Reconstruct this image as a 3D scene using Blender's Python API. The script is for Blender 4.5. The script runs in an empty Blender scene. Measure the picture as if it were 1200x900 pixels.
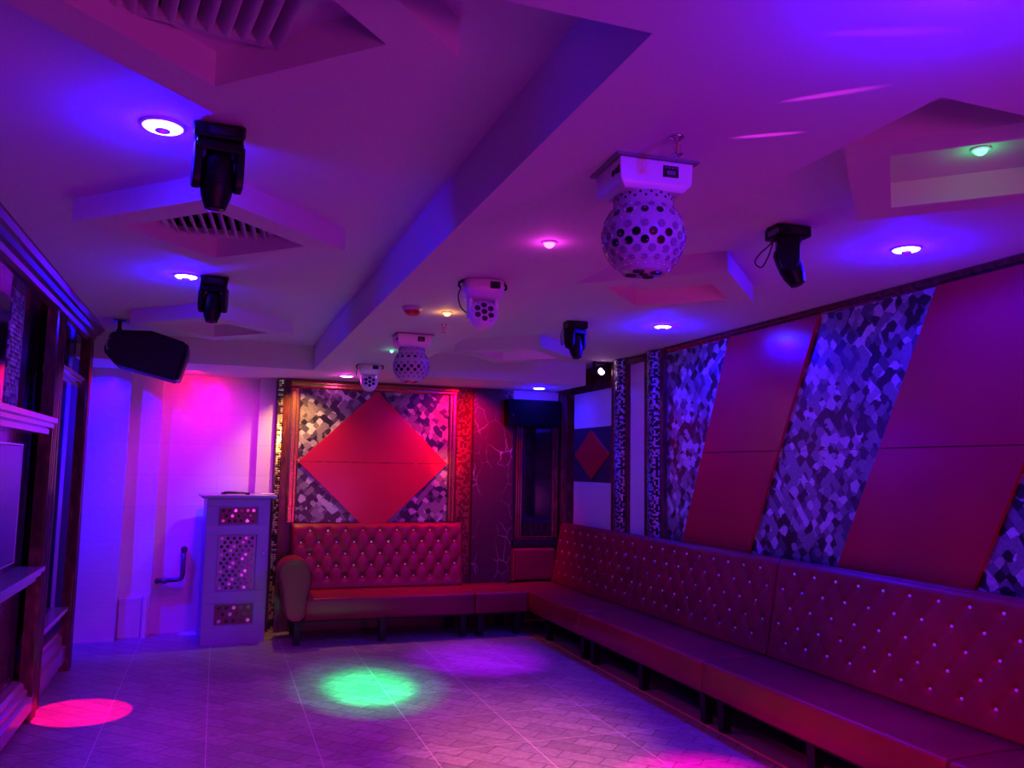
import bpy, bmesh, math, random
from mathutils import Vector, Matrix
random.seed(7)
PI = math.pi
SC = bpy.context.scene
COL = SC.collection
R = math.radians

# ------------------------------------------------------------------ helpers
def box(bm, x0, x1, y0, y1, z0, z1, M=None):
    vs = [Vector((x, y, z)) for x in (x0, x1) for y in (y0, y1) for z in (z0, z1)]
    if M is not None: vs = [M @ v for v in vs]
    v = [bm.verts.new(p) for p in vs]
    for f in ((0,1,3,2),(4,6,7,5),(0,4,5,1),(2,3,7,6),(0,2,6,4),(1,5,7,3)):
        bm.faces.new([v[i] for i in f])
    return v

def frame_of(d):
    d = d.normalized()
    a = Vector((0,0,1)) if abs(d.z) < .9 else Vector((1,0,0))
    u = d.cross(a).normalized(); w = d.cross(u).normalized()
    return u, w

def cyl(bm, p0, p1, r0, r1=None, seg=20, caps=True):
    if r1 is None: r1 = r0
    p0 = Vector(p0); p1 = Vector(p1)
    u, w = frame_of(p1 - p0)
    a = []; b = []
    for i in range(seg):
        t = 2*PI*i/seg
        d = u*math.cos(t) + w*math.sin(t)
        a.append(bm.verts.new(p0 + d*r0)); b.append(bm.verts.new(p1 + d*r1))
    for i in range(seg):
        j = (i+1) % seg
        bm.faces.new((a[i], b[i], b[j], a[j]))
    if caps:
        bm.faces.new(a); bm.faces.new(b[::-1])

def tube(bm, pts, r, seg=8):
    pts = [Vector(p) for p in pts]
    rings = []
    u = None
    for i, p in enumerate(pts):
        d = (pts[min(i+1, len(pts)-1)] - pts[max(i-1, 0)]).normalized()
        if u is None: u, w = frame_of(d)
        else:
            u = (u - d*u.dot(d)).normalized()
        w = d.cross(u)
        rings.append([bm.verts.new(p + (u*math.cos(2*PI*k/seg) + w*math.sin(2*PI*k/seg))*r) for k in range(seg)])
    for a, b in zip(rings, rings[1:]):
        for k in range(seg):
            bm.faces.new((a[k], a[(k+1) % seg], b[(k+1) % seg], b[k]))
    bm.faces.new(rings[0][::-1]); bm.faces.new(rings[-1])

def lathe(bm, prof, seg=32, M=None):
    """profile of (r, z) turned about z"""
    rings = []
    for r, z in prof:
        if r < 1e-6:
            p = Vector((0,0,z)); rings.append([bm.verts.new(M @ p if M is not None else p)])
        else:
            ring = []
            for k in range(seg):
                t = 2*PI*k/seg
                p = Vector((r*math.cos(t), r*math.sin(t), z))
                ring.append(bm.verts.new(M @ p if M is not None else p))
            rings.append(ring)
    for a, b in zip(rings, rings[1:]):
        if len(a) == 1 and len(b) == 1: continue
        for k in range(seg):
            j = (k+1) % seg
            if len(a) == 1: bm.faces.new((a[0], b[j], b[k]))
            elif len(b) == 1: bm.faces.new((a[k], a[j], b[0]))
            else: bm.faces.new((a[k], a[j], b[j], b[k]))

def extrude_poly(bm, pts, vec):
    """closed polygon of 3D points swept by vec"""
    vec = Vector(vec)
    a = [bm.verts.new(Vector(p)) for p in pts]
    b = [bm.verts.new(Vector(p) + vec) for p in pts]
    bm.faces.new(a); bm.faces.new(b[::-1])
    n = len(pts)
    for i in range(n):
        j = (i+1) % n
        bm.faces.new((a[i], b[i], b[j], a[j]))

def sweep_profile(bm, prof, path_fn, ts):
    """prof: list of (a, b); path_fn(t,(a,b)) -> point"""
    rows = [[bm.verts.new(path_fn(t, p)) for p in prof] for t in ts]
    n = len(prof)
    for r0, r1 in zip(rows, rows[1:]):
        for i in range(n):
            j = (i+1) % n
            bm.faces.new((r0[i], r0[j], r1[j], r1[i]))
    bm.faces.new(rows[0]); bm.faces.new(rows[-1][::-1])

def finish(name, bm, mat, parent=None, smooth=False, bevel=0, loc=None, seg=2):
    bmesh.ops.recalc_face_normals(bm, faces=bm.faces)
    me = bpy.data.meshes.new(name)
    bm.to_mesh(me); bm.free()
    mats = mat if isinstance(mat, (list, tuple)) else [mat]
    for m in mats: me.materials.append(m)
    o = bpy.data.objects.new(name, me)
    COL.objects.link(o)
    if smooth:
        for p in me.polygons: p.use_smooth = True
    if bevel:
        b = o.modifiers.new('edge', 'BEVEL'); b.width = bevel; b.segments = seg; b.limit_method = 'ANGLE'; b.angle_limit = R(40)
        for p in me.polygons: p.use_smooth = True
        o.modifiers.new('wn', 'WEIGHTED_NORMAL')
    if parent is not None: o.parent = parent
    if loc is not None: o.location = loc
    return o

def part(name, build, mat, parent=None, **k):
    bm = bmesh.new(); build(bm)
    return finish(name, bm, mat, parent, **k)

def thing(name, label, cat, loc=(0,0,0), rot=0, group=None):
    o = bpy.data.objects.new(name, None); COL.objects.link(o)
    o.empty_display_size = .1
    o.location = loc; o.rotation_euler = (0,0,rot)
    o['label'] = label; o['category'] = cat
    if group: o['group'] = group
    return o

def tag(o, label, cat, group=None, kind=None):
    o['label'] = label; o['category'] = cat
    if group: o['group'] = group
    if kind: o['kind'] = kind
    return o

def struct(o):
    o['kind'] = 'structure'; return o

def copy_tree(o, parent=None):
    c = o.copy(); COL.objects.link(c)
    if parent is not None: c.parent = parent
    for ch in list(o.children): copy_tree(ch, c)
    return c

# ------------------------------------------------------------------ materials
class NT:
    def __init__(s, name):
        m = bpy.data.materials.new(name); m.use_nodes = True
        s.m = m; s.t = m.node_tree; s.n = s.t.nodes; s.l = s.t.links
        s.b = s.n['Principled BSDF']
    def node(s, typ, **k):
        n = s.n.new(typ)
        for a, v in k.items(): setattr(n, a, v)
        return n
    def link(s, a, b): s.l.new(a, b)
    def coords(s, scale=(1,1,1), rot=(0,0,0), loc=(0,0,0)):
        tc = s.node('ShaderNodeTexCoord'); mp = s.node('ShaderNodeMapping')
        mp.inputs['Scale'].default_value = scale; mp.inputs['Rotation'].default_value = rot; mp.inputs['Location'].default_value = loc
        s.link(tc.outputs['Object'], mp.inputs['Vector']); return mp.outputs['Vector']
    def ramp(s, fac, stops, interp='LINEAR'):
        r = s.node('ShaderNodeValToRGB'); r.color_ramp.interpolation = interp
        e = r.color_ramp.elements
        while len(e) < len(stops): e.new(.5)
        for q, (p, c) in zip(e, stops): q.position = p; q.color = (*c, 1)
        s.link(fac, r.inputs['Fac']); return r.outputs['Color']
    def set(s, color=None, rough=.5, metal=0, coat=0, spec=.5):
        if color is not None: s.b.inputs['Base Color'].default_value = (*color, 1)
        s.b.inputs['Roughness'].default_value = rough
        s.b.inputs['Metallic'].default_value = metal
        s.b.inputs['Coat Weight'].default_value = coat
        s.b.inputs['Specular IOR Level'].default_value = spec
    def bump(s, h, strength=.3, dist=.01):
        b = s.node('ShaderNodeBump'); b.inputs['Strength'].default_value = strength; b.inputs['Distance'].default_value = dist
        s.link(h, b.inputs['Height']); s.link(b.outputs['Normal'], s.b.inputs['Normal'])

def plain(name, color, rough=.5, metal=0, noise=0, nscale=40, **k):
    t = NT(name); t.set(color, rough, metal, **k)
    if noise:
        n = t.node('ShaderNodeTexNoise'); n.inputs['Scale'].default_value = nscale
        t.link(t.coords(), n.inputs['Vector'])
        t.bump(n.outputs['Fac'], noise, .004)
    return t.m

def emit(name, color, strength, base=(.02,.02,.02)):
    t = NT(name); t.set(base, .4)
    t.b.inputs['Emission Color'].default_value = (*color, 1)
    t.b.inputs['Emission Strength'].default_value = strength
    return t.m

M = {}
M['paint'] = plain('white_ceiling_paint', (.62,.60,.62), .75, noise=.15, nscale=90)
M['coffer'] = M['paint']
M['white_plastic'] = plain('white_plastic', (.72,.70,.74), .3)
M['pearl'] = plain('pearl_shell', (.45,.42,.50), .25)
M['grey_plastic'] = plain('grey_plastic', (.2,.2,.22), .4)
M['black_plastic'] = plain('black_plastic', (.004,.004,.005), .42, spec=.25)
M['black_matt'] = plain('black_matt', (.004,.004,.006), .75)
M['black_glass'] = plain('black_glass', (.008,.008,.012), .06, spec=.6)
M['tv_screen'] = plain('tv_screen', (.02,.018,.03), .22, spec=.3)
M['lens'] = plain('dark_lens', (.03,.02,.04), .08, spec=.8)
M['lens_grey'] = plain('lens_ring_grey', (.16,.12,.2), .2)
M['lens_washed'] = plain('washed_lens_glass', (.24,.20,.28), .12)  # lenses washed out by light: the paleness is put into the colour
M['chrome'] = plain('chrome', (.8,.8,.82), .12, metal=1)
M['crystal'] = plain('crystal_button', (.9,.85,.95), .15, metal=.15)
M['podium'] = plain('lilac_lacquer', (.25,.19,.47), .35)
M['red_plastic'] = plain('red_plastic', (.55,.05,.03), .3)
M['vent'] = plain('vent_paint', (.5,.48,.5), .45)
M['dark_gap'] = plain('dark_gap', (.003,.003,.004), .95, spec=.1)
M['pipe'] = plain('grey_pipe', (.10,.10,.13), .35, metal=.6)
M['white_panel'] = plain('glossy_white_panel', (.55,.50,.58), .12)
M['black_cable'] = plain('black_cable', (.01,.01,.01), .5)

def leather():
    t = NT('red_leather'); t.set((.36,.016,.045), .38, coat=.0, spec=.32)
    n = t.node('ShaderNodeTexNoise'); n.inputs['Scale'].default_value = 220; n.inputs['Detail'].default_value = 3
    c = t.coords(); t.link(c, n.inputs['Vector'])
    m = t.node('ShaderNodeTexNoise'); m.inputs['Scale'].default_value = 3.5; t.link(c, m.inputs['Vector'])
    col = t.ramp(m.outputs['Fac'], [(.3,(.165,.003,.019)),(.7,(.22,.004,.025))])
    t.link(col, t.b.inputs['Base Color'])
    t.bump(n.outputs['Fac'], .25, .002)
    return t.m
M['leather'] = leather()

def red_panel():
    t = NT('red_lacquer_panel'); t.set((.5,.02,.025), .22)
    n = t.node('ShaderNodeTexNoise'); n.inputs['Scale'].default_value = 1.7
    t.link(t.coords(), n.inputs['Vector'])
    t.link(t.ramp(n.outputs['Fac'], [(.3,(.36,.006,.026)),(.7,(.43,.008,.026))]), t.b.inputs['Base Color'])
    t.bump(n.outputs['Fac'], .12, .02)
    return t.m
M['red_panel'] = red_panel()

def cubist(name, yz, scale=13.0):
    """wall covering of overlapping grey, black and white shapes"""
    t = NT(name); t.set((.3,.3,.3), .28)
    rot = (0, 0, 0)
    tc = t.node('ShaderNodeTexCoord')
    sep = t.node('ShaderNodeSeparateXYZ'); t.link(tc.outputs['Object'], sep.inputs[0])
    cmb = t.node('ShaderNodeCombineXYZ')
    t.link(sep.outputs['Y' if yz else 'X'], cmb.inputs['X']); t.link(sep.outputs['Z'], cmb.inputs['Y'])
    mp = t.node('ShaderNodeMapping'); mp.inputs['Rotation'].default_value = (0,0,R(40)); t.link(cmb.outputs[0], mp.inputs['Vector'])
    wob = t.node('ShaderNodeTexNoise'); wob.inputs['Scale'].default_value = 16; t.link(cmb.outputs[0], wob.inputs['Vector'])
    mx = t.node('ShaderNodeMix', data_type='VECTOR'); mx.inputs['Factor'].default_value = .006
    t.link(mp.outputs[0], mx.inputs[4]); t.link(wob.outputs['Color'], mx.inputs[5])
    v1 = t.node('ShaderNodeTexVoronoi', distance='CHEBYCHEV'); v1.voronoi_dimensions = '2D'
    v1.inputs['Scale'].default_value = scale; v1.inputs['Randomness'].default_value = .55
    t.link(mx.outputs[1], v1.inputs['Vector'])
    v2 = t.node('ShaderNodeTexVoronoi', distance='EUCLIDEAN'); v2.voronoi_dimensions = '2D'
    v2.inputs['Scale'].default_value = scale*.8; v2.inputs['Randomness'].default_value = .6
    t.link(mx.outputs[1], v2.inputs['Vector'])
    s1 = t.node('ShaderNodeSeparateColor'); t.link(v1.outputs['Color'], s1.inputs[0])
    s2 = t.node('ShaderNodeSeparateColor'); t.link(v2.outputs['Color'], s2.inputs[0])
    c1 = t.ramp(s1.outputs[0], [(0,(.012,.012,.016)),(.24,(.07,.07,.08)),(.46,(.16,.15,.16)),(.68,(.30,.29,.30)),(.86,(.5,.48,.49))], 'CONSTANT')
    c2 = t.ramp(s2.outputs[1], [(0,(.02,.02,.025)),(.3,(.19,.18,.19)),(.78,(.44,.42,.43))], 'CONSTANT')
    fac = t.node('ShaderNodeMath', operation='GREATER_THAN'); fac.inputs[1].default_value = .55
    t.link(s2.outputs[0], fac.inputs[0])
    mc = t.node('ShaderNodeMix', data_type='RGBA'); t.link(fac.outputs[0], mc.inputs['Factor'])
    t.link(c1, mc.inputs[6]); t.link(c2, mc.inputs[7])
    # soft grain inside each shape
    gr = t.node('ShaderNodeTexNoise'); gr.inputs['Scale'].default_value = 55; t.link(cmb.outputs[0], gr.inputs['Vector'])
    g2 = t.ramp(gr.outputs['Fac'], [(.3,(.75,.75,.75)),(.7,(1.1,1.1,1.1))])
    mm = t.node('ShaderNodeMix', data_type='RGBA', blend_type='MULTIPLY'); mm.inputs['Factor'].default_value = 1
    t.link(mc.outputs[2], mm.inputs[6]); t.link(g2, mm.inputs[7])
    t.link(mm.outputs[2], t.b.inputs['Base Color'])
    t.bump(v1.outputs['Distance'], .12, .01)
    return t.m
M['cubist_back'] = cubist('cubist_wall_covering_back', False, 20)
M['cubist_side'] = cubist('cubist_wall_covering_side', True, 19)

def mosaic(name, axis, scale, c0, c1, metal=.8, rough=.18):
    t = NT(name); t.set(c0, rough, metal)
    tc = t.node('ShaderNodeTexCoord'); sep = t.node('ShaderNodeSeparateXYZ'); t.link(tc.outputs['Object'], sep.inputs[0])
    cmb = t.node('ShaderNodeCombineXYZ'); t.link(sep.outputs[axis], cmb.inputs['X']); t.link(sep.outputs['Z'], cmb.inputs['Y'])
    mp = t.node('ShaderNodeMapping'); mp.inputs['Scale'].default_value = (1,1,1); t.link(cmb.outputs[0], mp.inputs['Vector'])
    v = t.node('ShaderNodeTexVoronoi', distance='CHEBYCHEV'); v.voronoi_dimensions = '2D'
    v.inputs['Scale'].default_value = scale; v.inputs['Randomness'].default_value = 0
    t.link(mp.outputs[0], v.inputs['Vector'])
    s = t.node('ShaderNodeSeparateColor'); t.link(v.outputs['Color'], s.inputs[0])
    t.link(t.ramp(s.outputs[0], [(0,c0),(.5,c1)], 'CONSTANT'), t.b.inputs['Base Color'])
    inv = t.node('ShaderNodeMath', operation='SUBTRACT'); inv.inputs[0].default_value = 1; t.link(v.outputs['Distance'], inv.inputs[1])
    t.bump(inv.outputs[0], .7, .02)
    return t.m
M['gold_mosaic'] = mosaic('gold_mosaic', 'X', 42, (.75,.55,.35), (.08,.05,.05))
M['gold_mosaic_side'] = mosaic('dark_mirror_mosaic', 'Y', 60, (.4,.34,.5), (.02,.015,.03), .8, .3)
M['red_lit_mosaic'] = mosaic('red_lit_mosaic', 'X', 44, (.26,.11,.08), (.12,.04,.035), .6, .3)  # gold tiles; the red light on them is put into the colour

def wood():
    t = NT('dark_glossy_moulding'); t.set((.1,.02,.02), .16, metal=.1)
    n = t.node('ShaderNodeTexNoise'); n.inputs['Scale'].default_value = 9; n.inputs['Detail'].default_value = 6
    t.link(t.coords(scale=(3,3,1)), n.inputs['Vector'])
    t.link(t.ramp(n.outputs['Fac'], [(.35,(.06,.012,.015)),(.6,(.11,.03,.025)),(.75,(.2,.07,.045))]), t.b.inputs['Base Color'])
    return t.m
M['moulding'] = wood()
M['gold_frame'] = plain('antique_gold_frame', (.46,.22,.10), .2, metal=.85, noise=.5, nscale=60)

def marble():
    t = NT('dark_veined_marble'); t.set((.1,.04,.05), .16)
    c = t.coords(scale=(1,1,.55), rot=(0,R(25),0))
    nz = t.node('ShaderNodeTexNoise'); nz.inputs['Scale'].default_value = 3.2; nz.inputs['Detail'].default_value = 5; t.link(c, nz.inputs['Vector'])
    mx = t.node('ShaderNodeMix', data_type='VECTOR'); mx.inputs['Factor'].default_value = .13
    t.link(c, mx.inputs[4]); t.link(nz.outputs['Color'], mx.inputs[5])
    v = t.node('ShaderNodeTexVoronoi', feature='DISTANCE_TO_EDGE'); v.inputs['Scale'].default_value = 9; t.link(mx.outputs[1], v.inputs['Vector'])
    n2 = t.node('ShaderNodeTexNoise'); n2.inputs['Scale'].default_value = 4; t.link(c, n2.inputs['Vector'])
    vein = t.ramp(v.outputs['Distance'], [(0,(1,1,1)),(.013,(0,0,0))])
    mask = t.ramp(n2.outputs['Fac'], [(.48,(0,0,0)),(.62,(.8,.8,.8))])
    mul = t.node('ShaderNodeMix', data_type='RGBA', blend_type='MULTIPLY'); mul.inputs['Factor'].default_value = 1
    t.link(vein, mul.inputs[6]); t.link(mask, mul.inputs[7])
    mc = t.node('ShaderNodeMix', data_type='RGBA'); t.link(mul.outputs[2], mc.inputs['Factor'])
    mc.inputs[6].default_value = (.06,.022,.03,1); mc.inputs[7].default_value = (.6,.5,.6,1)
    t.link(mc.outputs[2], t.b.inputs['Base Color'])
    return t.m
M['marble'] = marble()

def dark_mirror():
    t = NT('tinted_mirror'); t.set((.30,.26,.34), .10, metal=1)
    n = t.node('ShaderNodeTexVoronoi'); n.inputs['Scale'].default_value = 45
    t.link(t.coords(), n.inputs['Vector']); t.bump(n.outputs['Distance'], .06, .004)
    return t.m
M['dark_mirror'] = dark_mirror()
M['silver_ledge'] = plain('pale_gloss_ledge', (.5,.42,.5), .15, metal=.3)

def wall_tile(name):
    t = NT(name); t.set((.6,.58,.62), .2)
    tc = t.node('ShaderNodeTexCoord'); sep = t.node('ShaderNodeSeparateXYZ'); t.link(tc.outputs['Object'], sep.inputs[0])
    cmb = t.node('ShaderNodeCombineXYZ'); t.link(sep.outputs['X'], cmb.inputs['X']); t.link(sep.outputs['Z'], cmb.inputs['Y'])
    b = t.node('ShaderNodeTexBrick'); b.offset = 0; b.inputs['Scale'].default_value = 1
    b.inputs['Brick Width'].default_value = 3.7; b.inputs['Row Height'].default_value = .3; b.inputs['Mortar Size'].default_value = .002
    b.inputs['Color1'].default_value = (.56,.53,.58,1); b.inputs['Color2'].default_value = (.62,.59,.63,1); b.inputs['Mortar'].default_value = (.47,.44,.5,1)
    t.link(cmb.outputs[0], b.inputs['Vector'])
    w = t.node('ShaderNodeTexNoise'); w.inputs['Scale'].default_value = 4; w.inputs['Detail'].default_value = 4
    mp = t.node('ShaderNodeMapping'); mp.inputs['Scale'].default_value = (1,9,1); t.link(cmb.outputs[0], mp.inputs['Vector']); t.link(mp.outputs[0], w.inputs['Vector'])
    t.link(b.outputs['Color'], t.b.inputs['Base Color'])
    t.bump(w.outputs['Fac'], .25, .01)
    return t.m
M['wall_tile'] = wall_tile('pale_wall_tile')

def floor_tile():
    t = NT('patterned_floor_tile'); t.set((.4,.38,.4), .33)
    tc = t.node('ShaderNodeTexCoord')
    b = t.node('ShaderNodeTexBrick'); b.offset = 0; b.inputs['Scale'].default_value = 1
    b.inputs['Brick Width'].default_value = .6; b.inputs['Row Height'].default_value = .6; b.inputs['Mortar Size'].default_value = .002
    mp = t.node('ShaderNodeMapping'); mp.inputs['Location'].default_value = (-.02,.1,0); t.link(tc.outputs['Object'], mp.inputs['Vector'])
    t.link(mp.outputs[0], b.inputs['Vector'])
    b.inputs['Color1'].default_value = (.27,.255,.27,1); b.inputs['Color2'].default_value = (.31,.295,.305,1); b.inputs['Mortar'].default_value = (.6,.56,.6,1)
    # woven parallelogram relief inside the tiles
    m2 = t.node('ShaderNodeMapping'); m2.inputs['Rotation'].default_value = (0,0,R(45)); m2.inputs['Scale'].default_value = (1,1,1)
    t.link(mp.outputs[0], m2.inputs['Vector'])
    r = t.node('ShaderNodeTexBrick'); r.offset = .5; r.inputs['Scale'].default_value = 1
    r.inputs['Brick Width'].default_value = .25; r.inputs['Row Height'].default_value = .125; r.inputs['Mortar Size'].default_value = .005; r.inputs['Mortar Smooth'].default_value = .4
    r.inputs['Color1'].default_value = (1.0,1.0,1.0,1); r.inputs['Color2'].default_value = (.66,.66,.66,1); r.inputs['Mortar'].default_value = (.25,.23,.25,1)
    t.link(m2.outputs[0], r.inputs['Vector'])
    g = t.node('ShaderNodeTexNoise'); g.inputs['Scale'].default_value = 26; g.inputs['Detail'].default_value = 6; t.link(tc.outputs['Object'], g.inputs['Vector'])
    gc = t.ramp(g.outputs['Fac'], [(.3,(.62,.62,.62)),(.7,(1.15,1.15,1.15))])
    m = t.node('ShaderNodeMix', data_type='RGBA', blend_type='MULTIPLY'); m.inputs['Factor'].default_value = .9
    t.link(b.outputs['Color'], m.inputs[6]); t.link(r.outputs['Color'], m.inputs[7])
    k = t.node('ShaderNodeMix', data_type='RGBA', blend_type='MULTIPLY'); k.inputs['Factor'].default_value = .8
    t.link(m.outputs[2], k.inputs[6]); t.link(gc, k.inputs[7])
    # keep the grout bright
    f = t.node('ShaderNodeMix', data_type='RGBA'); t.link(b.outputs['Fac'], f.inputs['Factor'])
    t.link(k.outputs[2], f.inputs[6]); f.inputs[7].default_value = (.6,.56,.6,1)
    t.link(f.outputs[2], t.b.inputs['Base Color'])
    t.bump(r.outputs['Fac'], -.15, .004)
    return t.m
M['floor'] = floor_tile()
M['border'] = plain('dark_stone_border', (.22,.18,.22), .3, noise=.2, nscale=30)
M['border_edge'] = plain('red_brown_edge', (.5,.16,.12), .3)

# ------------------------------------------------------------------ dimensions
HI, LO, MI = 2.70, 2.475, 2.60
XL, XR = -1.16, 3.70          # side walls
YB, YN = 8.40, -3.0           # back wall, wall behind the camera
BX0, BX1 = .775, 1.53         # dropped centre band
YC, YS = 1.37, 7.56           # near cross soffit, back soffit

# ------------------------------------------------------------------ setting
M['wall_dark'] = plain('dark_wine_wall', (.10,.02,.035), .35)
struct(part('floor', lambda b: box(b, XL-.2, 3.02, YN-.2, 8.9, -.1, 0), M['floor']))
struct(part('trim_1', lambda b: box(b, 3.035, XR+.2, YN-.2, 8.9, -.1, .003), M['border']))
struct(part('trim_2', lambda b: box(b, 3.02, 3.035, YN-.2, 8.9, -.1, .006), M['border_edge']))

def ceiling(b):
    box(b, XL-.2, XR+.2, YN-.2, 8.9, HI, HI+.12)
    box(b, BX0, BX1, YC, YS, LO, HI)
    box(b, XL-.2, XR+.2, YN-.2, YC, LO, HI)
    box(b, XL-.2, 3.5, YS, 8.9, LO, HI)
struct(part('ceiling', ceiling, M['paint']))

struct(part('wall_left', lambda b: box(b, XL-.15, XL, YN, 8.9, 0, HI), M['black_matt']))
struct(part('wall_right', lambda b: box(b, XR, XR+.15, YN, 8.9, 0, HI), M['moulding']))
struct(part('wall_near', lambda b: box(b, XL-.15, XR+.15, YN-.15, YN, 0, LO+.01), M['wall_dark']))
struct(part('wall_back', lambda b: box(b, .525, XR+.1, YB, YB+.5, 0, HI), M['wall_dark']))
def tiled(b):
    box(b, XL, -.80, 8.33, 8.9, 0, LO+.01)
    box(b, -.80, -.53, 8.50, 8.9, 0, LO+.01)
    box(b, -.53, .36, 8.60, 8.9, 0, LO+.01)
    box(b, .36, .52, 8.50, 8.9, 0, LO+.01)
struct(part('wall_tiled', tiled, M['wall_tile']))
struct(part('trim_10', lambda b: box(b, 2.89, 3.55, YB-.012, YB, 2.37, 2.472), M['paint']))  # pale strip added to catch the blue downlight above the black box

# right hand crown moulding: a stepped profile along the wall
def crown(b):
    prof = [(XR, 2.70), (3.655, 2.70), (3.645, 2.69), (3.66, 2.68), (3.665, 2.668), (3.68, 2.662), (3.684, 2.65), (XR, 2.648)]
    sweep_profile(b, prof, lambda y, p: Vector((p[0], y, p[1])), [YC, 6.25])
struct(part('trim_3', crown, M['moulding']))

# ceiling coffers: diamond shaped boxes with a sunken centre
def coffer(cx, cy, ro=.565, ri=.385, top=True):
    def f(b):
        def ring(r, z): return [b.verts.new((cx + dx*r, cy + dy*r, z)) for dx, dy in ((-1,0),(0,-1),(1,0),(0,1))]
        o1 = ring(ro, HI+.02); o0 = ring(ro, MI); i0 = ring(ri, MI); i1 = ring(ri, HI-.004)
        for p, q in ((o1,o0),(o0,i0),(i0,i1)):
            for k in range(4):
                b.faces.new((p[k], p[(k+1)%4], q[(k+1)%4], q[k]))
        b.faces.new(i1); b.faces.new(o1[::-1])
    return f
COFFERS = [(-.06,1.84),(-.06,3.75),(-.08,6.38),(2.32,1.93),(2.33,3.94),(2.42,6.66)]
for i, (x, y) in enumerate(COFFERS):
    struct(part('trim_%d' % (i+4), coffer(x, y), M['coffer']))

# ------------------------------------------------------------------ air vents inside the left coffers
def vent(cx, cy, rot, label):
    v = thing('ceiling_vent', label, 'air vent', (cx, cy, HI-.004), R(rot), 'air vents inside the left coffers')
    w = .235
    def fr(b):
        for x0, x1, y0, y1 in ((-w,w,-w,-w+.025),(-w,w,w-.025,w),(-w,-w+.025,-w+.025,w-.025),(w-.025,w,-w+.025,w-.025)):
            box(b, x0, x1, y0, y1, -.03, 0)
    part('vent_frame', fr, M['vent'], v)
    part('duct_opening', lambda b: box(b, -w+.02, w-.02, -w+.02, w-.02, -.004, -.001), M['dark_gap'], v)
    n = 10
    for k in range(n):
        x = -w + .045 + k*(2*w-.09)/(n-1)
        def sl(b):
            pts = []
            for q in range(7):
                a = q/6
                pts.append((x - .018 + .03*a, -.006 - .036*math.sin(a*PI*.5)))
            prof = pts + [(px+.004, pz+.002) for px, pz in pts[::-1]]
            sweep_profile(b, prof, lambda y, p: Vector((p[0], y, p[1])), [-w+.025, w-.025])
        part('louvre', sl, M['vent'], v)
vent(-.075, 1.835, 8.5, 'louvred air vent in the ceiling coffer closest to the camera')
vent(-.06, 3.74, -5, 'louvred air vent in the middle coffer behind the bigger black moving head')

# ------------------------------------------------------------------ lights (lamps of the place, plus added fills)
def lamp(name, kind, loc, color, power, target=None, size=.03, angle=60, blend=.5):
    d = bpy.data.lights.new(name, kind); d.color = color; d.energy = power
    d.shadow_soft_size = size
    if kind == 'SPOT': d.spot_size = R(angle); d.spot_blend = blend
    o = bpy.data.objects.new(name, d); COL.objects.link(o); o.location = loc
    if target is not None:
        o.rotation_euler = (Vector(target) - Vector(loc)).to_track_quat('-Z', 'Y').to_euler()
    return o
BLUE = (.007,.0,1.0)

# ------------------------------------------------------------------ round blue downlights
M['blue_disc'] = emit('blue_white_led', (.62,.66,1.0), 9)
def downlight(cx, cy, z, label, r=.062, power=2.6, spot=14, center=True):
    d = thing('blue_downlight', label, 'downlight', (cx, cy, z), 0, 'round blue downlights')
    part('rim', lambda b: lathe(b, [(r*1.12,0),(r*1.12,-.006),(r,-.009),(r*.98,0)], 32), M['white_plastic'], d, smooth=True)
    part('led_disc', lambda b: lathe(b, [(r,-.004),(r*.9,-.012),(r*.38,-.018)], 32), M['blue_disc'], d, smooth=True)
    part('centre_cap', lambda b: lathe(b, [(r*.38,-.008),(r*.38,-.022),(0,-.023)], 24), M['grey_plastic'], d, smooth=True)
    lamp('downlight_glow', 'POINT', (cx, cy, z-.055), BLUE, power, size=.02)
    lamp('downlight_beam', 'SPOT', (cx, cy, z-.035), BLUE, spot, (cx, cy, 0), .03, 172, .35)
DL = [(-.225,2.80,HI,'blue downlight beside the larger black moving head over the left side',20,13),
      (-.231,5.06,HI,'blue downlight beside the smaller black moving head over the left side',20,13),
      (3.08,2.99,HI,'blue downlight above the large red slanted wall panel',26,170),
      (3.10,5.33,HI,'blue downlight above the narrower red slanted wall panel',26,170),
      (3.17,8.02,LO,'blue downlight in the lowered ceiling over the dark framed panel',7,26),
      (1.19,.98,LO,'blue downlight on the low ceiling near the camera',28,60)]
for x, y, z, l, p, s in DL: downlight(x, y, z, l, power=p, spot=s)

# ------------------------------------------------------------------ little coloured spot lamps
def dot(cx, cy, z, color, label, r=.022, glow=.4, strength=120):
    m = emit('spot_lens', tuple(c*.85+.15 for c in color), 3.2)
    d = thing('small_spotlight', label, 'spotlight', (cx, cy, z))
    part('rim', lambda b: lathe(b, [(r*1.5,0),(r*1.4,-.005),(r,-.006),(r,0)], 24), M['white_plastic'], d, smooth=True)
    part('lamp_lens', lambda b: lathe(b, [(r,-.003),(r*.85,-.014),(r*.45,-.021),(0,-.023)], 24), m, d, smooth=True)
    lamp('spot_glow', 'POINT', (cx, cy, z-.045), color, glow, size=.01)
dot(1.158, 2.843, LO, (1,.03,.85), 'small magenta spotlight on the low ceiling before the white moving head')
dot(1.168, 4.375, LO, (1,.42,.06), 'small amber spotlight near the smoke detector')
dot(1.175, 5.965, LO, (.05,1,.55), 'tiny green spotlight near the farther crystal ball lamp', r=.014, glow=.08)
dot(2.346, 1.952, HI-.004, (.0,1,.22), 'small green spotlight inside the coffer over the long sofa', r=.022, glow=.16)
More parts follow.
